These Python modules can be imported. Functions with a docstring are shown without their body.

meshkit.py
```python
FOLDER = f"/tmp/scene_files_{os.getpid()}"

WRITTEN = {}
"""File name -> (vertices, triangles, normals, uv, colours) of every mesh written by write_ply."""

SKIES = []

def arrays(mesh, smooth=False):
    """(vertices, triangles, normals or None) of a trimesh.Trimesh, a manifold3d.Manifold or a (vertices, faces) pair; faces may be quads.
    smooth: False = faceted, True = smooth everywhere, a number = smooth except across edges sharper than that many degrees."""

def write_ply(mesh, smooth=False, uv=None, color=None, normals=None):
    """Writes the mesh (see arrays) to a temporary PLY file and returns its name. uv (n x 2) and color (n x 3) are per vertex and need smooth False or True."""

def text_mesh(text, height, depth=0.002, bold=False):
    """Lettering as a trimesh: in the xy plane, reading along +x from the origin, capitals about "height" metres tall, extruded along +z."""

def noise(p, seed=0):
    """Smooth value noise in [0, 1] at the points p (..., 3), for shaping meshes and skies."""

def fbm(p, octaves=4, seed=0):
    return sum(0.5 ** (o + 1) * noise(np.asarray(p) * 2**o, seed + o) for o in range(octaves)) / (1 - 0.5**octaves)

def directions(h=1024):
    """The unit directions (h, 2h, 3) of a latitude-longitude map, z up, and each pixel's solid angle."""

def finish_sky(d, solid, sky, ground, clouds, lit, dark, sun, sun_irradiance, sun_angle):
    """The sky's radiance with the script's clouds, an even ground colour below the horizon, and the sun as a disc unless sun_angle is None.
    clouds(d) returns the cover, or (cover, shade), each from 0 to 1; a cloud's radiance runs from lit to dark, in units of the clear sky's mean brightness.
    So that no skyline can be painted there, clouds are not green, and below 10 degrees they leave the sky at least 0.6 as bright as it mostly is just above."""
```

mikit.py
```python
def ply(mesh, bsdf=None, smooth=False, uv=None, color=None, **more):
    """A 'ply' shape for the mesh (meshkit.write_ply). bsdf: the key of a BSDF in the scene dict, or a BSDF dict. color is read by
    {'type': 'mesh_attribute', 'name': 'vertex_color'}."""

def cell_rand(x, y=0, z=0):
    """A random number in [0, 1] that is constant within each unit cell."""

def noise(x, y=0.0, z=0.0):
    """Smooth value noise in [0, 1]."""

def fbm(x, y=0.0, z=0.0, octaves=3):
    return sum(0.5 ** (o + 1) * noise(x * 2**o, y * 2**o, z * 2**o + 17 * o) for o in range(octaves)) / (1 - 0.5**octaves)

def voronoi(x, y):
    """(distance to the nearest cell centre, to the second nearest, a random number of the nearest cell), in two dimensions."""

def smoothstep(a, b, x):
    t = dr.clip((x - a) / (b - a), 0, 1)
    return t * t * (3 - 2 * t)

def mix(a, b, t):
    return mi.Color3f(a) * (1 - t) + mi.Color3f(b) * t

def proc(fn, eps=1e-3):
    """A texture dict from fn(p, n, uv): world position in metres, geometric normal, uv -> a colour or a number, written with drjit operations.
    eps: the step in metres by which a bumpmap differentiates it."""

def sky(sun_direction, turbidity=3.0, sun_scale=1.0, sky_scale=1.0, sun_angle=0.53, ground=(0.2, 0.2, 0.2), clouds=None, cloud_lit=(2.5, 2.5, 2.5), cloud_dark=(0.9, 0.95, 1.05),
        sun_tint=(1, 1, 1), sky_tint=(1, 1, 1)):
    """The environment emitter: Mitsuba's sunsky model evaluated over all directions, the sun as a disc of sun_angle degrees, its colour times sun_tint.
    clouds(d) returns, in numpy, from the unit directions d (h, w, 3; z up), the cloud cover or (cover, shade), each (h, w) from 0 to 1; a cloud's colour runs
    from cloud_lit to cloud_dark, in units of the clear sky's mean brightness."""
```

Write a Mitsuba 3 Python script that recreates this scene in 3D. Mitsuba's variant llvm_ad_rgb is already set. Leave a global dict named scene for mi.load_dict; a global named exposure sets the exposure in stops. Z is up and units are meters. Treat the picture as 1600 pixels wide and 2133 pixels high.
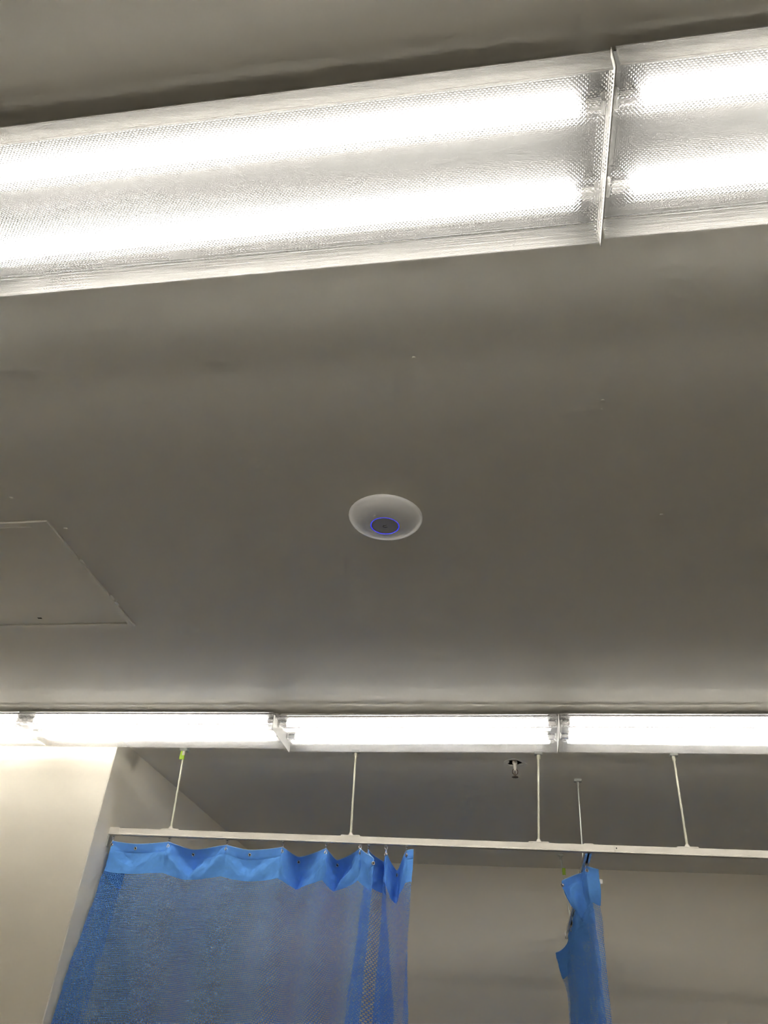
import math, random
import numpy as np, trimesh, mitsuba as mi, mikit, meshkit
import drjit as dr
from shapely.geometry import Polygon, box as sbox, Point
T = mi.ScalarTransform4f
random.seed(4); rng = np.random.default_rng(4)
scene, labels = {'type': 'scene'}, {}

# ------------------------------------------------------------ camera (a phone held 1.5 m above the floor, tilted up)
EYE = 1.5                                    # eye height; all "z" below named rel. to the eye get +EYE
PITCH, ROLL, YAW, FPX = 0.632627, 0.076885, -0.194128, 1615.9
fw = np.array([math.sin(YAW)*math.cos(PITCH), math.cos(YAW)*math.cos(PITCH), math.sin(PITCH)])
r0 = np.array([math.cos(YAW), -math.sin(YAW), 0.0]); u0 = np.cross(r0, fw)
right = r0*math.cos(ROLL) + u0*math.sin(ROLL); up = np.cross(right, fw)
org = np.array([0, 0, EYE])
scene['camera'] = {'type': 'perspective', 'fov_axis': 'x', 'fov': math.degrees(2*math.atan(800/FPX)),
                   'near_clip': 0.05, 'far_clip': 50.0,
                   'to_world': T().look_at(origin=org.tolist(), target=(org+fw).tolist(), up=up.tolist())}
# ------------------------------------------------------------ light levels
TUBE = [3.5, 3.37, 3.10]                    # fluorescent tubes
exposure = 3.0

# ------------------------------------------------------------ helpers
H = EYE + 1.30                               # ceiling height
def numbered(k):
    if k not in used: used.add(k); return k
    n = 1
    while f'{k}_{n:03d}' in used: n += 1
    used.add(f'{k}_{n:03d}'); return f'{k}_{n:03d}'
used = set()
def thing(name, label, cat, group=None):
    k = numbered(name); labels[k] = {'label': label, 'category': cat}
    if group: labels[k]['group'] = group
    return k
def obj(name, shape, parent=None, label=None, kind=None):
    k = numbered((parent + '__' if parent else '') + name)
    scene[k] = shape
    if label or kind: labels[k] = {a: b for a, b in (('label', label), ('kind', kind)) if b}
    return k
def box(x0, x1, y0, y1, z0, z1):
    b = trimesh.creation.box((x1-x0, y1-y0, z1-z0)); b.apply_translation(((x0+x1)/2, (y0+y1)/2, (z0+z1)/2)); return b
def rbox(x0, x1, y0, y1, z0, z1, r):
    pts = [[sx*((x1-x0)/2-a)+(x0+x1)/2, sy*((y1-y0)/2-b)+(y0+y1)/2, sz*((z1-z0)/2-c)+(z0+z1)/2]
           for sx in (-1, 1) for sy in (-1, 1) for sz in (-1, 1) for a, b, c in ((0, r, r), (r, 0, r), (r, r, 0))]
    return trimesh.convex.convex_hull(np.array(pts))
def cyl(p, q, r, sides=16):
    return trimesh.creation.cylinder(r, segment=[p, q], sections=sides)
def cat(*m): return trimesh.util.concatenate(m)
def lathe(prof, n=64):
    """profile of (radius, z) turned about z"""
    return trimesh.creation.revolve(np.array(prof), sections=n)
def prism(poly, axis, a, b):
    """shapely polygon extruded along an axis; for 'x' the polygon is in (y, z), for 'y' in (x, z), for 'z' in (x, y)"""
    m = trimesh.creation.extrude_polygon(poly, b-a, engine='earcut')
    v = m.vertices.copy(); v[:, 2] += a
    if axis == 'x': v = v[:, [2, 0, 1]]
    if axis == 'y': v = v[:, [0, 2, 1]]
    f = m.faces[:, ::-1] if axis == 'y' else m.faces
    return trimesh.Trimesh(v, f, process=False)
def tube_path(pts, r, sides=8):
    p = np.asarray(pts, float); t = np.gradient(p, axis=0); t /= np.linalg.norm(t, axis=1, keepdims=True)
    n = np.cross(t[0], [0.31, 0.5, 0.81]); n /= np.linalg.norm(n); vs = []
    for i in range(len(p)):
        n = n - t[i]*(n@t[i]); n /= np.linalg.norm(n); b = np.cross(t[i], n)
        a = np.arange(sides)*2*np.pi/sides
        vs.append(p[i] + r*(np.cos(a)[:, None]*n + np.sin(a)[:, None]*b))
    v = np.vstack(vs + [p[:1], p[-1:]]); f = []; m = len(p)
    for i in range(m-1):
        for j in range(sides):
            k = (j+1) % sides
            f += [[i*sides+j, i*sides+k, (i+1)*sides+k], [i*sides+j, (i+1)*sides+k, (i+1)*sides+j]]
    for j in range(sides):
        k = (j+1) % sides
        f += [[m*sides, k, j], [m*sides+1, (m-1)*sides+j, (m-1)*sides+k]]
    return trimesh.Trimesh(v, f, process=False)

# ------------------------------------------------------------ materials
def principled(col, rough=0.5, **k):
    c = col if isinstance(col, dict) else {'type': 'rgb', 'value': list(col)}
    return {'type': 'twosided', 'bsdf': {'type': 'principled', 'base_color': c, 'roughness': rough, **k}}
def paint(base, amount, stipple):
    def f(p, n, uv):
        v = mikit.fbm(p.x*0.9, p.y*0.9, p.z*0.9, 3)*0.6 + mikit.fbm(p.x*7+3, p.y*7, p.z*7, 3)*0.4
        return mi.Color3f(*base)*(1 + amount*(v-0.5))
    def h(p, n, uv):
        return stipple*mikit.fbm(p.x*260, p.y*260, p.z*260, 2)
    return {'type': 'twosided', 'bsdf': {'type': 'bumpmap', 'arbitrary': mikit.proc(h, 6e-4), 'scale': 1.0,
            'bsdf': {'type': 'principled', 'base_color': mikit.proc(f), 'roughness': 0.62, 'specular': 0.25}}}
M = scene
M['paint_ceiling'] = paint((0.74, 0.715, 0.65), 0.05, 0.0004)
M['paint_wall'] = paint((0.80, 0.75, 0.645), 0.05, 0.0004)
M['paint_gloss'] = principled((0.76, 0.73, 0.66), 0.4)
M['floor_vinyl'] = principled((0.24, 0.23, 0.21), 0.4)
M['gap_dark'] = principled((0.03, 0.028, 0.025), 0.8)
M['enamel'] = principled((0.80, 0.79, 0.76), 0.35)
M['tray_grey'] = principled((0.155, 0.155, 0.15), 0.6)
M['holder_white'] = principled((0.42, 0.42, 0.41), 0.5)
M['plate_plastic'] = {'type': 'principledthin', 'base_color': {'type': 'rgb', 'value': [0.58, 0.57, 0.55]}, 'roughness': 0.4, 'diff_trans': 0.6}
M['acrylic'] = {'type': 'dielectric', 'int_ior': 1.49, 'ext_ior': 1.0}
M['acrylic_thin'] = {'type': 'thindielectric', 'int_ior': 1.49, 'ext_ior': 1.0}
M['tube_glass'] = principled((0.9, 0.9, 0.9), 0.3)
M['cap_metal'] = {'type': 'twosided', 'bsdf': {'type': 'roughconductor', 'material': 'Al', 'alpha': 0.25}}
M['ap_white'] = principled((0.90, 0.90, 0.90), 0.35)
M['ap_disc'] = principled((0.45, 0.46, 0.48), 0.5)
M['ap_mark'] = principled((0.10, 0.10, 0.11), 0.5)
M['track_cream'] = principled((0.74, 0.70, 0.62), 0.35)
M['track_alu'] = {'type': 'twosided', 'bsdf': {'type': 'roughconductor', 'material': 'Al', 'alpha': 0.22}}
M['rod_paint'] = principled((0.66, 0.64, 0.52), 0.35)
M['rod_metal'] = principled((0.50, 0.51, 0.48), 0.35, metallic=0.6)
M['steel'] = {'type': 'twosided', 'bsdf': {'type': 'roughconductor', 'material': 'Cr', 'alpha': 0.18}}
M['brass_dark'] = principled((0.10, 0.07, 0.05), 0.4, metallic=0.5)
M['plaster'] = principled((0.70, 0.68, 0.64), 0.85)
M['tape_green'] = principled((0.36, 0.55, 0.03), 0.5)
M['label_white'] = principled((0.8, 0.8, 0.78), 0.6)
def weave(p, n, uv):
    return mi.Color3f(0.14, 0.375, 0.88)*(0.94 + 0.12*mikit.fbm(p.x*60, p.y*60, p.z*60, 2))
M['fabric_blue'] = {'type': 'principledthin', 'base_color': mikit.proc(weave), 'roughness': 0.55, 'diff_trans': 0.35, 'sheen': 0.2}
M['piping_blue'] = principled((0.30, 0.52, 0.90), 0.5)
M['fabric_net'] = {'type': 'principledthin', 'base_color': {'type': 'rgb', 'value': [0.13, 0.35, 0.84]}, 'roughness': 0.55, 'diff_trans': 0.35}

# ------------------------------------------------------------ the room
YF, YB, XS = 3.54, 6.05, -1.95               # front of the bay's side wall, back wall, inner face of the side wall
XL, XR, YR = -3.7, 3.6, -2.6                 # outer room walls
HX0, HX1, HY0, HY1 = -2.03, -1.365, 1.713, 2.38   # access hatch in the ceiling
SPX, SPY = -0.006, 3.835                     # sprinkler
# ragged hole in the plaster around the sprinkler
ang = np.linspace(0, 2*np.pi, 22, endpoint=False)
hole = Polygon([(SPX+(0.037+0.006*math.sin(3*a+1)+0.005*math.sin(7*a))*math.cos(a), SPY+(0.044+0.006*math.sin(3*a+1)+0.004*math.cos(5*a))*math.sin(a)) for a in ang])
ceil_poly = sbox(XL-0.2, YR-0.2, XR+0.2, YB+0.2).difference(sbox(HX0, HY0, HX1, HY1)).difference(hole)
ceiling = obj('ceiling', mikit.ply(prism(ceil_poly, 'z', H, H+0.006), 'paint_ceiling'), kind='structure')
obj('floor', mikit.ply(box(XL-0.2, XR+0.2, YR-0.2, YB+0.2, -0.1, 0), 'floor_vinyl'), kind='structure')
obj('wall_back', mikit.ply(box(XL-0.2, XR+0.2, YB, YB+0.2, 0, H), 'paint_wall'), kind='structure')
obj('wall_rear', mikit.ply(box(XL-0.2, XR+0.2, YR-0.2, YR, 0, H), 'paint_wall'), kind='structure')
obj('wall_left', mikit.ply(box(XL-0.2, XL, YR, YB, 0, H), 'paint_wall'), kind='structure')
obj('wall_right', mikit.ply(box(XR, XR+0.2, YR, YB, 0, H), 'paint_wall'), kind='structure')
bead = Polygon([(XL, YF), (XS-0.004, YF), (XS, YF+0.004), (XS, YB), (XL, YB)])
obj('wall_alcove_left', mikit.ply(prism(bead, 'z', 0, H), 'paint_wall'), kind='structure')
# small lumps of old paint and nail heads on the ceiling
lumps = []
for x, y, r in ((0.42, 1.80, 0.004), (0.23, 1.34, 0.003), (0.21, 1.80, 0.003), (-0.19, 1.17, 0.003), (-1.42, 1.60, 0.005), (-1.33, 1.76, 0.005), (0.23, 1.37, 0.002)):
    s = trimesh.creation.icosphere(1, r); s.apply_scale([1.3, 1, 0.6]); s.apply_translation((x, y, H-0.0004)); lumps.append(s)
obj('paint_lump', mikit.ply(cat(*lumps), 'paint_ceiling', smooth=True), ceiling, kind='stuff')

# ------------------------------------------------------------ access hatch
hk = thing('access_hatch', 'square painted access hatch set flush into the ceiling at the left edge', 'access hatch')
fr = sbox(HX0, HY0, HX1, HY1).buffer(-0.0035, join_style=2).difference(sbox(HX0, HY0, HX1, HY1).buffer(-0.022, join_style=2))
obj('frame', mikit.ply(prism(fr, 'z', H-0.0055, H+0.06), 'paint_gloss'), hk)
pan = trimesh.Trimesh(*(lambda m: (m.vertices, m.faces))(prism(sbox(HX0, HY0, HX1, HY1).buffer(-0.0265, join_style=2), 'z', H-0.0015, H+0.012)))
obj('panel', mikit.ply(pan, 'paint_gloss'), hk)
obj('backing', mikit.ply(box(HX0-0.01, HX1+0.01, HY0-0.01, HY1+0.01, H+0.06, H+0.07), 'gap_dark'), hk)
lt = rbox(-1.722, -1.705, 2.305, 2.313, H-0.0022, H+0.002, 0.0006)
obj('latch_slot', mikit.ply(lt, 'gap_dark'), hk, label='small dark latch slot near the panel edge')
dr_ = []
for x0, x1, y, r in ((-1.75, -1.60, HY0+0.002, 0.004), (-1.56, -1.47, HY0+0.026, 0.003), (-1.47, -1.43, HY0+0.026, 0.0035)):
    xs = np.linspace(x0, x1, 9); dr_.append(tube_path([[x, y+0.0015*math.sin(60*x), H-0.003] for x in xs], r, 6))
for yy in (1.93, 2.16, 2.20):
    dr_.append(tube_path([[HX1+0.001, yy+a, H-0.003] for a in (0, 0.012, 0.024)], 0.004, 6))
obj('paint_ridge', mikit.ply(cat(*dr_), 'paint_gloss', smooth=40), hk, kind='stuff')

# ------------------------------------------------------------ prismatic wraparound light fixtures, two rows
LEN, WID = 1.217, 0.296
ZB, ZL, ZP = -0.087, -0.0295, -0.026          # underside of the lens, underside of the lip, underside of the tray (from the ceiling)
def prism_sheet(L, W, pitch, base, depth):
    """small clear pyramids, apex down, in a grid turned by 45 degrees (x along the fixture), their bases on z = 0"""
    d = pitch*math.sqrt(2); nx, ny = int(round(L/d)), int(round(W/d)); dx, dy = L/nx, W/ny
    P = []
    for o in (0.25, 0.75):
        gx, gy = np.meshgrid((np.arange(nx)+o)*dx-L/2, (np.arange(ny)+o)*dy-W/2, indexing='ij'); P.append(np.stack([gx.ravel(), gy.ravel()], 1))
    P = np.vstack(P); h = base/math.sqrt(2)
    off = np.array([[h, 0, 0], [0, h, 0], [-h, 0, 0], [0, -h, 0], [0, 0, -depth]])
    V = (np.c_[P, np.zeros(len(P))][:, None] + off).reshape(-1, 3)
    F = np.array([[0, 1, 2], [0, 2, 3], [1, 0, 4], [2, 1, 4], [3, 2, 4], [0, 3, 4]])
    return trimesh.Trimesh(V, (F[None]+5*np.arange(len(P))[:, None, None]).reshape(-1, 3), process=False)
sheet = prism_sheet(LEN-0.008, WID-0.008, 0.0045, 0.0040, 0.00100)
sheet.apply_translation((0, 0, ZB+0.0012))
up_face = trimesh.Trimesh([[-LEN/2+.003, -WID/2+.001, ZB+.0014], [LEN/2-.003, -WID/2+.001, ZB+.0014], [LEN/2-.003, WID/2-.001, ZB+.0014], [-LEN/2+.003, WID/2-.001, ZB+.0014]], [[0, 1, 2], [0, 2, 3]], process=False)
ply_sheet = mikit.ply(sheet, 'acrylic'); ply_inner = mikit.ply(up_face, 'acrylic_thin')
def wall_strip(sy):
    y = sy*(WID/2-0.001)
    m = trimesh.Trimesh([[-LEN/2+.003, y, ZB+.001], [LEN/2-.003, y, ZB+.001], [LEN/2-.003, y, ZL+0.004], [-LEN/2+.003, y, ZL+0.004]], [[0, 1, 2], [0, 2, 3]], process=False)
    if sy > 0: m.invert()
    return m
def shoulder(sy, wt):
    y0, y1 = sorted((sy*(WID/2-0.001), sy*(wt+0.0005))); z = ZL+0.004
    return trimesh.Trimesh([[-LEN/2+.003, y0, z], [LEN/2-.003, y0, z], [LEN/2-.003, y1, z], [-LEN/2+.003, y1, z]], [[0, 1, 2], [0, 2, 3]], process=False)
def ribs(sy):
    y = sy*(WID/2-0.0026); out = []
    for z in np.arange(ZB+0.004, ZL-0.001, 0.0042):
        out.append(box(-LEN/2+0.004, LEN/2-0.004, y-0.0013, y+0.0013, z-0.0003, z+0.0003))
    y = sy*(WID/2-0.0015); out.append(box(-LEN/2+0.003, LEN/2-0.003, y-0.0008, y+0.0008, ZL+0.0005, ZL+0.0035))
    return cat(*out)
ply_ribs = {s: mikit.ply(ribs(s), 'plate_plastic') for s in (-1, 1)}
w = WID/2
# the steel tray is narrower than the lens, whose clear shoulders wrap up onto it (a wider tray in the near row)
def tray_mesh(wt):
    p = Polygon([(-wt, ZL), (-wt+0.0015, ZL), (-wt+0.0015, ZP-0.0015), (-0.05, ZP), (0.05, ZP), (wt-0.0015, ZP-0.0015), (wt-0.0015, ZL), (wt, ZL), (wt, ZP), (0.05, ZP+0.0025), (-0.05, ZP+0.0025), (-wt, ZP)])
    return prism(p, 'x', -LEN/2, LEN/2)
WT = {'near': 0.141, 'far': 0.125}
ply_side = {(s, q): mikit.ply(cat(wall_strip(s), shoulder(s, WT[q])), 'acrylic_thin') for s in (-1, 1) for q in WT}
ply_tray = {q: mikit.ply(tray_mesh(WT[q]), 'tray_grey') for q in WT}
def spine_ply(dz, tilt): return mikit.ply(rbox(-LEN/2+0.004, LEN/2-0.004, -0.068, 0.068, dz+ZP+0.0027+LEN/2*math.sin(math.radians(abs(tilt))), 0, 0.002), 'enamel')
end_prof = Polygon([(-w-0.002, ZL+0.003), (-w-0.002, ZB-0.001), (w+0.002, ZB-0.001), (w+0.002, ZL+0.003)]).buffer(0.001)
def end_plate(sx): return prism(end_prof, 'x', min(sx*(LEN/2-0.0003), sx*(LEN/2-0.0018)), max(sx*(LEN/2-0.0003), sx*(LEN/2-0.0018)))
ply_end = {s: mikit.ply(end_plate(s), 'plate_plastic') for s in (-1, 1)}
TL, TR, TZ = 1.13, 0.013, -0.040
def tube_mesh(y):
    n = 20; a = np.arange(n)*2*np.pi/n; x = np.array([-TL/2, TL/2])
    v = np.array([[xx, y+TR*math.cos(t), TZ+TR*math.sin(t)] for xx in x for t in a]); f = []
    for j in range(n):
        k = (j+1) % n; f += [[j, j+n, k+n], [j, k+n, k]]
    m = trimesh.Trimesh(v, f, process=False)
    return m
t_test = tube_mesh(0.0)
INV = (t_test.face_normals*(t_test.triangles_center-[0, 0, TZ]))[:, 1:].sum() < 0
def tube_ply(y):
    m = tube_mesh(y)
    if INV: m.invert()
    return mikit.ply(m, 'tube_glass', smooth=True)
ply_tube = {s: tube_ply(s*0.075) for s in (-1, 1)}
ply_cap = {(s, e): mikit.ply(cyl((e*TL/2, s*0.075, TZ), (e*(TL/2+0.030), s*0.075, TZ), TR-0.0004, 20), 'cap_metal', smooth=40) for s in (-1, 1) for e in (-1, 1)}
ply_holder = {(s, e): mikit.ply(rbox(min(e*(TL/2+0.030), e*(LEN/2-0.004)), max(e*(TL/2+0.030), e*(LEN/2-0.004)), s*0.075-0.0135, s*0.075+0.0135, TZ-0.0135, ZP-0.0005, 0.003), 'holder_white') for s in (-1, 1) for e in (-1, 1)}
def fixture(cx, cy, dz, tilt, label, group, weight=1.0, ends=(-1, 1)):
    row = 'near' if cy < 2 else 'far'
    k = thing('light_fixture', label, 'ceiling light', group)
    tw = T().translate([cx, cy, H+dz]).rotate([0, 1, 0], tilt)
    top = T().translate([cx, cy, H]).rotate([0, 1, 0], tilt*0.0)
    def put(name, sh, parent, m=tw, lab=None, kind=None, **more): return obj(name, {**sh, 'to_world': m, **more}, parent, lab, kind)
    put('spine', spine_ply(dz, tilt), k, top); put('tray', ply_tray[row], k)
    for s in (-1, 1):
        t = put('tube', ply_tube[s], k, emitter={'type': 'area', 'sampling_weight': weight, 'radiance': {'type': 'rgb', 'value': TUBE}})
        for e in (-1, 1):
            put('cap', ply_cap[s, e], t); put('lamp_holder', ply_holder[s, e], k)
    d = put('diffuser', ply_inner, k); put('prism', ply_sheet, d, lab='moulded pyramids of the diffuser', kind='stuff')
    for s in (-1, 1):
        q = put('lens_side', ply_side[s, row], k); put('rib', ply_ribs[s], q)
    for e in ends: put('end_plate', ply_end[e], k)
    return k
X0, STEP = 0.184, 1.220
YN, YFAR = 0.705, 3.280
GN, GF = 'strip lights of the near row', 'strip lights of the far row'
fixture(X0-STEP/2, YN, -0.011, 0.0, 'large prismatic strip light spanning the top of the photo, left of the end gap', GN)
fixture(X0+STEP/2, YN, 0.0, 0.0, 'prismatic strip light cut off at the upper right corner, right of the end gap', GN, ends=(1,))
fixture(X0-STEP*1.5, YN, -0.004, 0.0, 'strip light of the near row continuing past the left edge of the photo', GN, 0.4)
fixture(X0-STEP*1.5, YFAR, 0.0, 0.0, 'far strip light in front of the cream wall, left of the angled end plate', GF, ends=())
fixture(X0-STEP/2, YFAR, -0.010, -0.35, 'far strip light over the hanging curtain, its angled end plate showing at the left', GF)
fixture(X0+STEP/2, YFAR, -0.004, 0.0, 'far strip light at the right, above the sprinkler and the side curtain', GF, ends=(1,))
fixture(X0-STEP*2.5, YFAR, 0.0, 0.0, 'end of a far strip light cut off at the left edge of the photo', GF, 0.4, ends=())
fixture(X0+STEP*1.5, YFAR, -0.004, 0.0, 'strip light of the far row continuing past the right edge of the photo', GF, 0.3)
fixture(X0+STEP*1.5, YN, -0.004, 0.0, 'strip light of the near row continuing past the right edge of the photo', GN, 0.3)

# ------------------------------------------------------------ wireless access point on the ceiling
APX, APY, RA = -0.338, 1.748, 0.1045
ap = thing('access_point', 'round white wireless access point with a glowing blue ring in mid ceiling', 'access point')
prof = [(0.0, -0.008), (0.084, -0.008), (0.1025, -0.0095), (RA, -0.0115), (RA-0.0004, -0.0155), (RA-0.0028, -0.0205), (0.0965, -0.0260), (0.088, -0.0318), (0.076, -0.0370), (0.061, -0.0406), (0.0445, -0.0427)]
prof += [(0.0405, -0.0430), (0.0405, -0.0418), (0.0, -0.0418)]
def at_ap(m): m.apply_translation((APX, APY, H)); return m
obj('shell', mikit.ply(at_ap(lathe(prof[::-1], 96)), 'ap_white', smooth=35), ap)
obj('mount_plate', mikit.ply(at_ap(lathe([(0, 0), (0.078, 0), (0.078, -0.0085), (0, -0.0085)][::-1], 64)), 'ap_white', smooth=35), ap)
tor = lathe([(0.0380, -0.0424), (0.0388, -0.0434), (0.0401, -0.0434), (0.0405, -0.0424), (0.0400, -0.0415), (0.0385, -0.0415), (0.0380, -0.0424)], 96)
tor = at_ap(tor); tor.fix_normals()
obj('light_ring', {**mikit.ply(tor, 'ap_mark', smooth=True), 'emitter': {'type': 'area', 'radiance': {'type': 'rgb', 'value': [0.0015, 0.004, 0.16]}}}, ap, label='glowing blue light ring')
obj('centre_disc', mikit.ply(at_ap(lathe([(0, -0.0416), (0.0381, -0.0416), (0.0381, -0.0428), (0.037, -0.0434), (0.0, -0.0442)][::-1], 64)), 'ap_disc', smooth=35), ap, label='grey disc inside the ring')
u_ring = Point(0, 0).buffer(0.0062, 24).difference(Point(0, 0).buffer(0.0040, 24)).difference(sbox(0.001, -0.02, 0.02, 0.02)).union(sbox(0.0, 0.0040, 0.0062, 0.0062)).union(sbox(0.0, -0.0062, 0.0045, -0.0040))
lg = prism(u_ring, 'z', -0.0446, -0.0438)
obj('emblem', mikit.ply(at_ap(lg), 'ap_mark'), ap, label='small dark curved emblem')

# ------------------------------------------------------------ curtain tracks
def tz(x): return EYE + 0.9085 - 0.0073*(x - XS)      # top of the front track (it runs a little downhill)
YT, TH, TW = 3.690, 0.030, 0.026
track_prof = Polygon([(-TW/2, 0), (TW/2, 0), (TW/2, -TH), (0.004, -TH), (0.004, -TH+0.004), (TW/2-0.003, -TH+0.004), (TW/2-0.003, -0.003), (-TW/2+0.003, -0.003),
                      (-TW/2+0.003, -TH+0.004), (-0.004, -TH+0.004), (-0.004, -TH), (-TW/2-0.0025, -TH), (-TW/2-0.0025, -TH+0.006), (-TW/2, -TH+0.0075)])
def rail(x0, x1):
    m = prism(track_prof, 'x', x0, x1); v = m.vertices.copy()
    v[:, 1] += YT; v[:, 2] += np.vectorize(tz)(v[:, 0]); m.vertices = v; return m
t1 = thing('curtain_track', 'long cream curtain track running across the front of the alcove', 'curtain track')
obj('rail', mikit.ply(rail(XS+0.03, 0.4065), 'track_cream'), t1)
obj('rail', mikit.ply(rail(0.4078, XR-0.01), 'track_cream'), t1)
z0 = tz(XS)
obj('end_cap', mikit.ply(rbox(XS+0.0005, XS+0.052, YT-0.0155, YT+0.0155, z0-TH-0.001, z0+0.003, 0.001), 'track_cream'), t1)
obj('wall_bracket', mikit.ply(rbox(XS+0.0003, XS+0.006, YT-0.012, YT+0.012, z0-TH-0.055, z0-0.004, 0.001), 'rod_metal'), t1)
obj('screw', mikit.ply(cyl((0.416, YT-TW/2-0.001, tz(0.416)-0.012), (0.416, YT-TW/2+0.001, tz(0.416)-0.012), 0.0028, 12), 'gap_dark'), t1)
XT2 = 0.300
t2 = thing('curtain_track', 'aluminium curtain track running back from the front track to the rear wall', 'curtain track')
m = prism(track_prof, 'y', YT+0.016, YB-0.002); v = m.vertices.copy(); v[:, 0] += XT2; v[:, 2] += EYE+0.892; m.vertices = v
obj('rail', mikit.ply(m, 'track_alu'), t2)
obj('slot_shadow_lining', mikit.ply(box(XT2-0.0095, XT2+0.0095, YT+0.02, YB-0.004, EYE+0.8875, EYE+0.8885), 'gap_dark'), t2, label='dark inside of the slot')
obj('end_cap', mikit.ply(rbox(XT2-0.016, XT2+0.016, YB-0.016, YB-0.0003, EYE+0.858, EYE+0.896, 0.001), 'track_alu'), t2)
obj('joint_bracket', mikit.ply(rbox(XT2-0.020, XT2+0.020, YT-0.012, YT+0.06, tz(XT2)+0.0002, tz(XT2)+0.0045, 0.001), 'track_cream'), t2)

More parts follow.
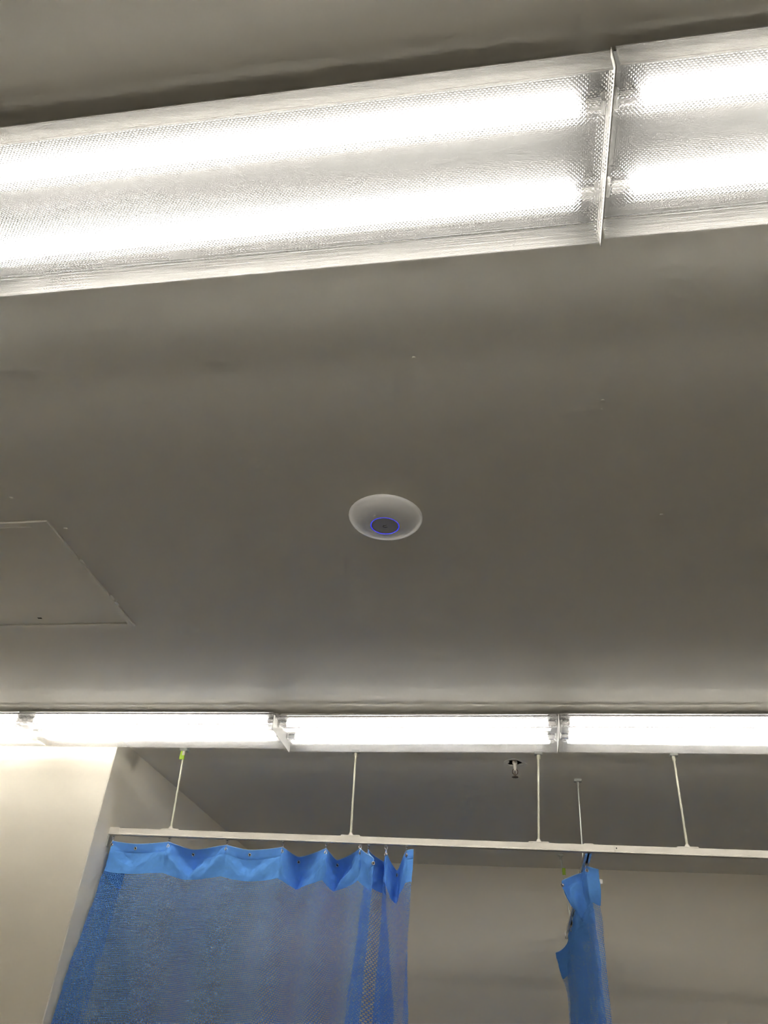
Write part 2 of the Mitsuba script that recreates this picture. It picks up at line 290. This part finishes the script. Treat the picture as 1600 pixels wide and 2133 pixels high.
# ------------------------------------------------------------ rods that carry the tracks
def hanger(xb, yb, zb, xt, yt, r, label, mat, foot=True, tag=None, group=None, plate=True):
    k = thing('suspension_rod', label, 'rod', group)
    zt = H
    obj('rod', mikit.ply(cyl((xb, yb, zb+0.006), (xt, yt, zt-0.004), r, 14), mat, smooth=40), k)
    if foot:
        obj('foot_plate', mikit.ply(rbox(xb-0.044, xb+0.044, yb-0.013, yb+0.013, zb+0.0003, zb+0.0055, 0.001), 'track_cream'), k)
        obj('collar', mikit.ply(lathe([(0, 0.005), (0.011, 0.005), (0.010, 0.012), (0.0065, 0.017), (0, 0.017)][::1], 20).apply_translation((xb, yb, zb)), 'track_cream', smooth=35), k)
    pl = rbox(xt-0.019, xt+0.019, yt-0.015, yt+0.015, zt-0.013, zt-0.0002, 0.0015)
    obj('ceiling_plate', mikit.ply(pl, 'rod_metal'), k)
    obj('socket', mikit.ply(cat(cyl((xt, yt, zt-0.012), (xt+(xb-xt)*0.03, yt+(yb-yt)*.03, zt-0.034), r+0.0035, 14)), mat, smooth=40), k)
    if tag:
        f, side, dy = tag; x = xt+(xb-xt)*f; z = zt-0.004+(zb+0.01-zt)*f; y = yt+(yb-yt)*f
        g = rbox(min(x, x+side*0.017), max(x, x+side*0.017), y-r-0.0016, y-r-0.0004, z-0.030, z+0.012, 0.0005)
        g2 = cyl((x, y, z-0.030), (x, y, z+0.012), r+0.0012, 14)
        obj('tape_flag', mikit.ply(cat(g, g2), 'tape_green'), k, label='bright green tape flag')
    return k
GR = 'rods holding the front curtain track'
hanger(-1.644, YT, tz(-1.644), -1.659, 3.684, 0.0052, 'cream rod nearest the alcove side wall, with green tape at its top', 'rod_paint', tag=(0.055, -1, 0), group=GR)
hanger(-0.765, YT, tz(-0.765), -0.772, 3.684, 0.0052, 'cream rod above the bunched right end of the wide blue curtain', 'rod_paint', group=GR)
hanger(0.086, YT, tz(0.086), 0.106, 3.684, 0.0052, 'cream rod between the sprinkler and the thin grey rod', 'rod_paint', group=GR)
hanger(0.714, YT, tz(0.714), 0.716, 3.684, 0.0052, 'cream rod farthest right on the front track', 'rod_paint', group=GR)
hanger(XT2, 4.085, EYE+0.892, 0.306, 4.075, 0.0038, 'thin grey rod behind the front track above the narrow curtain', 'rod_metal', foot=False, group='rods holding the side track')
hanger(XT2+0.004, 5.63, EYE+0.892, 0.270, 5.63, 0.0040, 'thin grey rod near the rear wall, with green tape halfway down', 'rod_metal', foot=False, tag=(0.24, 1, 0), group='rods holding the side track')

# ------------------------------------------------------------ sprinkler
sp = thing('fire_sprinkler', 'small fire sprinkler hanging from a ragged hole in the alcove ceiling', 'sprinkler')
def at_sp(m): m.apply_translation((SPX, SPY, H)); return m
rim = Polygon([(SPX+(0.053+0.006*math.sin(2*a+0.6)+0.005*math.sin(5*a))*math.cos(a), SPY+(0.056+0.006*math.sin(3*a)+0.004*math.cos(7*a))*math.sin(a)) for a in np.linspace(0, 2*np.pi, 60, endpoint=False)]).difference(hole)
obj('plaster_patch', mikit.ply(prism(rim.simplify(0.0008), 'z', H-0.0016, H-0.0001), 'plaster'), sp, label='rough pale plaster ring')
obj('hole_void', mikit.ply(cat(prism(hole.buffer(0.03), 'z', H+0.095, H+0.10), prism(hole.buffer(0.03).difference(hole.buffer(0.026)), 'z', H+0.0061, H+0.095)), 'gap_dark'), sp, label='dark void above the hole')
obj('pipe', mikit.ply(at_sp(cyl((0, 0, 0.09), (0, 0, 0.004), 0.0105, 20)), 'rod_paint', smooth=40), sp)
obj('fitting', mikit.ply(at_sp(lathe([(0, 0.006), (0.0125, 0.006), (0.0125, -0.004), (0.0085, -0.007), (0.0075, -0.026), (0.005, -0.036), (0, -0.036)], 20)), 'track_cream', smooth=35), sp)
arms = [tube_path([[s*0.006, 0, -0.030], [s*0.0125, 0, -0.040], [s*0.0125, 0, -0.050], [s*0.004, 0, -0.060]], 0.002, 8) for s in (-1, 1)]
for a_ in arms: obj('frame_arm', mikit.ply(at_sp(a_), 'brass_dark', smooth=40), sp)
obj('bulb', mikit.ply(at_sp(cyl((0, 0, -0.041), (0, 0, -0.060), 0.0022, 12)), 'brass_dark', smooth=40), sp)
obj('stem', mikit.ply(at_sp(cyl((0, 0, -0.058), (0, 0, -0.069), 0.0035, 12)), 'brass_dark', smooth=40), sp)
teeth = Polygon([((0.0165 if (i//2) % 2 == 0 else 0.0125)*math.cos(i*math.pi/18), (0.0165 if (i//2) % 2 == 0 else 0.0125)*math.sin(i*math.pi/18)) for i in range(36)])
obj('deflector', mikit.ply(at_sp(prism(teeth, 'z', -0.0705, -0.0688)), 'brass_dark'), sp)

# ------------------------------------------------------------ curtains
from scipy.interpolate import PchipInterpolator
class Cloth:
    """pts: (x, y, z_top, hook?, x_low, y_low) along the upper edge; a point of the cloth is given by (s along the edge, t below the edge)"""
    def __init__(self, pts, wr, seed, pocket=None, settle=0.75):
        p = np.array([[a[0], a[1], a[2], a[4], a[5]] for a in pts], float); self.hook = [a[3] for a in pts]; self.peak = np.array([bool(h) for h in self.hook])
        seg = np.linalg.norm(np.diff(p[:, :3], axis=0), axis=1); self.s = np.concatenate([[0], np.cumsum(seg)]); self.p = p
        self.fx, self.fy, self.gx, self.gy = (PchipInterpolator(self.s, p[:, k]) for k in (0, 1, 3, 4))
        self.wr, self.seed = wr, seed
        self.pocket = dict(pocket or {}); self.settle = settle
    def ztop(self, s):
        i = np.clip(np.searchsorted(self.s, s, side='right')-1, 0, len(self.s)-2)
        u = (s-self.s[i])/(self.s[i+1]-self.s[i]); za, zb = self.p[i, 2], self.p[i+1, 2]
        ha = self.peak[i]; hb = self.peak[i+1]
        fall = 1-(1-u)**1.5; rise = u**1.5; lin = u*u*(3-2*u)
        w = np.where(ha & ~hb, fall, np.where(hb & ~ha, rise, lin))
        return za + (zb-za)*w
    def at(self, s, t):
        s, t = np.broadcast_arrays(np.asarray(s, float), np.asarray(t, float))
        k = np.clip(t/self.settle, 0, 1); k = k*k*(3-2*k)
        x = self.fx(s)*(1-k)+self.gx(s)*k; y = self.fy(s)*(1-k)+self.gy(s)*k
        z = EYE + self.ztop(s) - t
        # creases: strongest under the drooping stretches of the header
        q = np.stack([s*19+t*6, t*13+s*3, 0*s], -1); n1 = meshkit.fbm(q, 3, self.seed)-0.5
        e = self.wr*np.clip(t/0.05, 0, 1)*(0.45+0.55*np.exp(-((t-0.13)/0.12)**2))
        h = 1e-3
        # a drooping stretch sags into a V-shaped pocket: it falls back from the edge, then swells out again below
        for i, (d, deep) in self.pocket.items():
            a, m, b = self.s[i-1], self.s[i], self.s[i+1]
            u = np.where(s < m, (m-s)/(m-a), (s-m)/(b-m)); v = t/deep + np.clip(u, 0, 2)*0.9
            c = np.clip((1.12+0.4*n1-v)/0.45, 0, 1); c = c*c*(3-2*c)
            y = y + d*np.clip(t/(0.8*deep), 0, 1)**0.9*c - 0.22*d*np.exp(-((v-1.25-0.4*n1)/0.24)**2)*(u < 1.0)*np.clip(t/0.05, 0, 1)
        tx = self.fx(np.clip(s+h, 0, self.s[-1]))-self.fx(np.clip(s-h, 0, self.s[-1])); ty = self.fy(np.clip(s+h, 0, self.s[-1]))-self.fy(np.clip(s-h, 0, self.s[-1]))
        L = np.hypot(tx, ty)+1e-9
        seam = 0.0022*np.exp(-((t-0.038)/0.0035)**2)      # the stitching pulls the cloth in below the hem
        x = x+ty/L*seam; y = y-tx/L*seam*-1.0
        return np.stack([x-ty/L*n1*e, y+tx/L*n1*e, z], -1)
    def normal(self, s, t):
        h = 2e-3; a = self.at(s+h, t)-self.at(s-h, t); b = self.at(s, t+h)-self.at(s, t-h)
        n = np.cross(a, b); return n/np.linalg.norm(n)
    def grid(self, t0, t1, ns, nt, off=0.0, s0=0.0, s1=None):
        s = np.linspace(s0, self.s[-1] if s1 is None else s1, ns); t = np.linspace(t0, t1, nt); S, Q = np.meshgrid(s, t, indexing='ij')
        v = self.at(S, Q)
        if off:
            n = np.cross(np.gradient(v, axis=0), np.gradient(v, axis=1)); n /= np.linalg.norm(n, axis=-1, keepdims=True)+1e-12; v = v+off*n
        i, j = np.meshgrid(np.arange(ns-1), np.arange(nt-1), indexing='ij'); i = i.ravel(); j = j.ravel(); I = lambda a, b: a*nt+b
        f = np.vstack([np.stack([I(i, j), I(i, j+1), I(i+1, j+1)], 1), np.stack([I(i, j), I(i+1, j+1), I(i+1, j)], 1)])
        return trimesh.Trimesh(v.reshape(-1, 3), f, process=False)
    def net(self, t0, t1, pitch, hole):
        """netting: a hexagonal lattice of hexagonal openings"""
        S1 = self.s[-1]; n = int(S1/pitch); px = S1/n; py = px*math.sqrt(3)/2; rows = int((t1-t0)/py)
        a6 = np.arange(6)*np.pi/3+np.pi/6
        cs, ct = [], []
        for r in range(rows):
            c = (np.arange(n)+0.5*(r % 2)+0.25)*px; cs.append(c); ct.append(np.full(n, t0+(r+0.5)*py))
        cs = np.concatenate(cs); ct = np.concatenate(ct); R = px/math.sqrt(3)
        outer = np.stack([cs[:, None]+R*np.cos(a6), ct[:, None]+R*np.sin(a6)], -1); inn = np.stack([cs[:, None]+hole*np.cos(a6), ct[:, None]+hole*np.sin(a6)], -1)
        uv = np.concatenate([outer, inn], 1).reshape(-1, 2); uv[:, 0] = np.clip(uv[:, 0], 0, S1); uv[:, 1] = np.clip(uv[:, 1], t0-0.002, t1+0.004)
        v = self.at(uv[:, 0], uv[:, 1]); b = np.arange(len(cs))*12; f = []
        for k in range(6):
            q = (k+1) % 6; f += [np.stack([b+k, b+q, b+6+q], 1), np.stack([b+k, b+6+q, b+6+k], 1)]
        return trimesh.Trimesh(v, np.vstack(f), process=False)
def ring_at(p, n, R, r):
    m = trimesh.creation.torus(R, r, major_sections=18, minor_sections=8)
    m.apply_transform(trimesh.geometry.align_vectors([0, 0, 1], n)); m.apply_translation(p); return m
def disc_at(p, n, R):
    m = trimesh.creation.cylinder(R, 0.0012, sections=16); m.apply_transform(trimesh.geometry.align_vectors([0, 0, 1], n)); m.apply_translation(p); return m
def hook_thing(x, y, ztrack, ztop, label, group, turn=0.0):
    k = thing('curtain_hook', label, 'hook', group)
    obj('glider', mikit.ply(rbox(x-0.006, x+0.006, y-0.006, y+0.006, ztrack-0.006, ztrack+0.003, 0.0015), 'rod_metal'), k)
    zz = ztrack-0.005; zr = (zz+ztop)/2; c, s_ = math.cos(turn), math.sin(turn)
    r = 0.0062; pts = [[x+r*math.sin(a)*c, y+r*math.sin(a)*s_, zz-0.008+r*math.cos(a)] for a in np.linspace(-0.2, 2*np.pi-0.5, 16)]
    obj('eye_ring', mikit.ply(tube_path(pts, 0.0014, 7), 'steel', smooth=50), k)
    h = [[x, y, zz-0.013], [x+0.003*c, y+0.003*s_, zz-0.020], [x+0.002*c, y+0.002*s_-0.004, ztop-0.004], [x, y-0.007, ztop-0.013], [x, y-0.007, ztop-0.022], [x, y, ztop-0.027], [x, y+0.005, ztop-0.022]]
    obj('shank', mikit.ply(tube_path(h, 0.0013, 7), 'steel', smooth=50), k)
def build_curtain(key, cl, header, netdepth, total, thick, pitch, hole, ns):
    obj('header', mikit.ply(cl.grid(0.0, header, ns, 34), 'fabric_blue', smooth=True), key, label='solid blue header panel')
    obj('top_hem', mikit.ply(cat(cl.grid(0.0, 0.036, ns, 8, thick), cl.grid(0.0, 0.036, ns, 8, -thick)), 'fabric_blue', smooth=True), key, label='stitched hem band along the top edge')
    obj('edge_piping', mikit.ply(tube_path(cl.at(np.linspace(0, cl.s[-1], ns), 0.0) + [0, 0, 0.0005], 0.0019, 6), 'piping_blue', smooth=50), key, label='pale blue piping along the top edge')
    obj('netting', mikit.ply(cl.net(header, netdepth, pitch, hole), 'fabric_net', smooth=True), key, label='see-through blue netting', kind='stuff')
    obj('body_panel', mikit.ply(cl.grid(netdepth-0.004, total, ns//2, 20), 'fabric_blue', smooth=True), key)
    for i, s in enumerate(cl.s):
        if i in (0, len(cl.s)-1) or cl.hook[i] is None: continue
        p = cl.at(s, 0.018); n = cl.normal(s, 0.018)
        g = obj('grommet', mikit.ply(cat(ring_at(p+n*0.002, n, 0.0058, 0.0019), ring_at(p-n*0.002, n, 0.0058, 0.0019)), 'steel', smooth=50), key)
        obj('opening', mikit.ply(disc_at(p, n, 0.0042).union(trimesh.Trimesh()) if False else cat(disc_at(p+n*0.0018, n, 0.0042), disc_at(p-n*0.0018, n, 0.0042)), 'gap_dark'), g)

ZH = 0.851
A = [ # x, y, z_top, hook, x_low, y_low
 (-1.893, 3.830, 0.800, False, -1.905, 3.800),
 (-1.925, 3.765, 0.815, False, -1.936, 3.700),
 (-1.926, 3.690, 0.852, True, -1.938, 3.590),
 (-1.807, 3.700, 0.842, False, -1.830, 3.620),
 (-1.640, 3.690, 0.853, True, -1.655, 3.655),
 (-1.530, 3.735, 0.832, False, -1.540, 3.740),
 (-1.352, 3.690, 0.847, True, -1.375, 3.650),
 (-1.239, 3.705, 0.831, False, -1.250, 3.700),
 (-1.081, 3.690, 0.845, True, -1.110, 3.650),
 (-1.020, 3.770, 0.822, False, -1.020, 3.770),
 (-0.875, 3.690, 0.846, True, -0.900, 3.650),
 (-0.838, 3.780, 0.816, False, -0.820, 3.780),
 (-0.716, 3.690, 0.850, True, -0.738, 3.665),
 (-0.632, 3.585, 0.785, False, -0.652, 3.600),
 (-0.678, 3.690, 0.848, True, -0.728, 3.690),
 (-0.610, 3.800, 0.815, False, -0.535, 3.795),
 (-0.596, 3.690, 0.847, True, -0.606, 3.660),
 (-0.555, 3.780, 0.780, False, -0.520, 3.760),
 (-0.502, 3.690, 0.846, True, -0.466, 3.690),
 (-0.470, 3.680, 0.850, False, -0.490, 3.665)]
cA = Cloth(A, 0.024, 3, {3: (0.018, 0.10), 5: (0.050, 0.115), 7: (0.022, 0.11), 9: (0.065, 0.16), 11: (0.058, 0.13), 17: (0.03, 0.13)})
c1 = thing('privacy_curtain', 'wide blue privacy curtain with a netting top hanging from the front track', 'curtain')
build_curtain(c1, cA, 0.134, 0.86, 2.05, 0.0018, 0.0092, 0.0039, 520)
ORD = ['first', 'second', 'third', 'fourth', 'fifth', 'sixth', 'seventh', 'eighth', 'ninth', 'tenth']
hk_i = 0
for a in A:
    if a[3]:
        hook_thing(a[0], YT, tz(a[0])-TH, EYE+a[2], f'{ORD[hk_i]} metal curtain hook from the left on the front track', 'hooks of the wide curtain', turn=(0.2 if hk_i in (5, 7) else 1.3)); hk_i += 1
B = [
 (0.354, 3.930, 0.845, False, 0.352, 3.930),
 (0.300, 3.905, 0.852, True, 0.315, 3.895),
 (0.278, 3.990, 0.838, None, 0.300, 3.960),
 (0.188, 3.960, 0.798, False, 0.310, 4.010),
 (0.265, 4.065, 0.825, None, 0.318, 4.080),
 (0.300, 4.150, 0.850, True, 0.305, 4.150),
 (0.345, 4.285, 0.830, False, 0.355, 4.285),
 (0.300, 4.420, 0.850, True, 0.300, 4.420),
 (0.275, 4.560, 0.826, False, 0.254, 4.560),
 (0.300, 4.700, 0.850, True, 0.305, 4.700),
 (0.345, 4.840, 0.830, False, 0.362, 4.840),
 (0.300, 4.980, 0.850, True, 0.290, 4.980),
 (0.290, 5.120, 0.826, False, 0.258, 5.120),
 (0.300, 5.260, 0.850, True, 0.305, 5.260),
 (0.345, 5.400, 0.830, False, 0.368, 5.400),
 (0.300, 5.540, 0.850, True, 0.290, 5.540),
 (0.287, 5.680, 0.826, False, 0.268, 5.680),
 (0.300, 5.820, 0.850, True, 0.300, 5.820),
 (0.212, 5.960, 0.760, False, 0.270, 5.960)]
cB = Cloth(B, 0.020, 8, {3: (0.02, 0.12)}, 0.26)
c2 = thing('privacy_curtain', 'narrow blue privacy curtain seen edge-on, hanging from the side track', 'curtain')
build_curtain(c2, cB, 0.150, 0.80, 2.05, 0.0018, 0.0098, 0.0040, 420)
lab = rbox(0.353, 0.368, 3.934, 3.9352, EYE+0.786, EYE+0.805, 0.0004)
obj('care_label', mikit.ply(lab, 'label_white'), c2, label='small white label at the edge')
hk_i = 0
for a in B:
    if a[3]:
        hook_thing(XT2, a[1], EYE+0.892-TH, EYE+a[2], f'{ORD[hk_i]} metal curtain hook from the front on the side track', 'hooks of the narrow curtain', turn=0.3); hk_i += 1
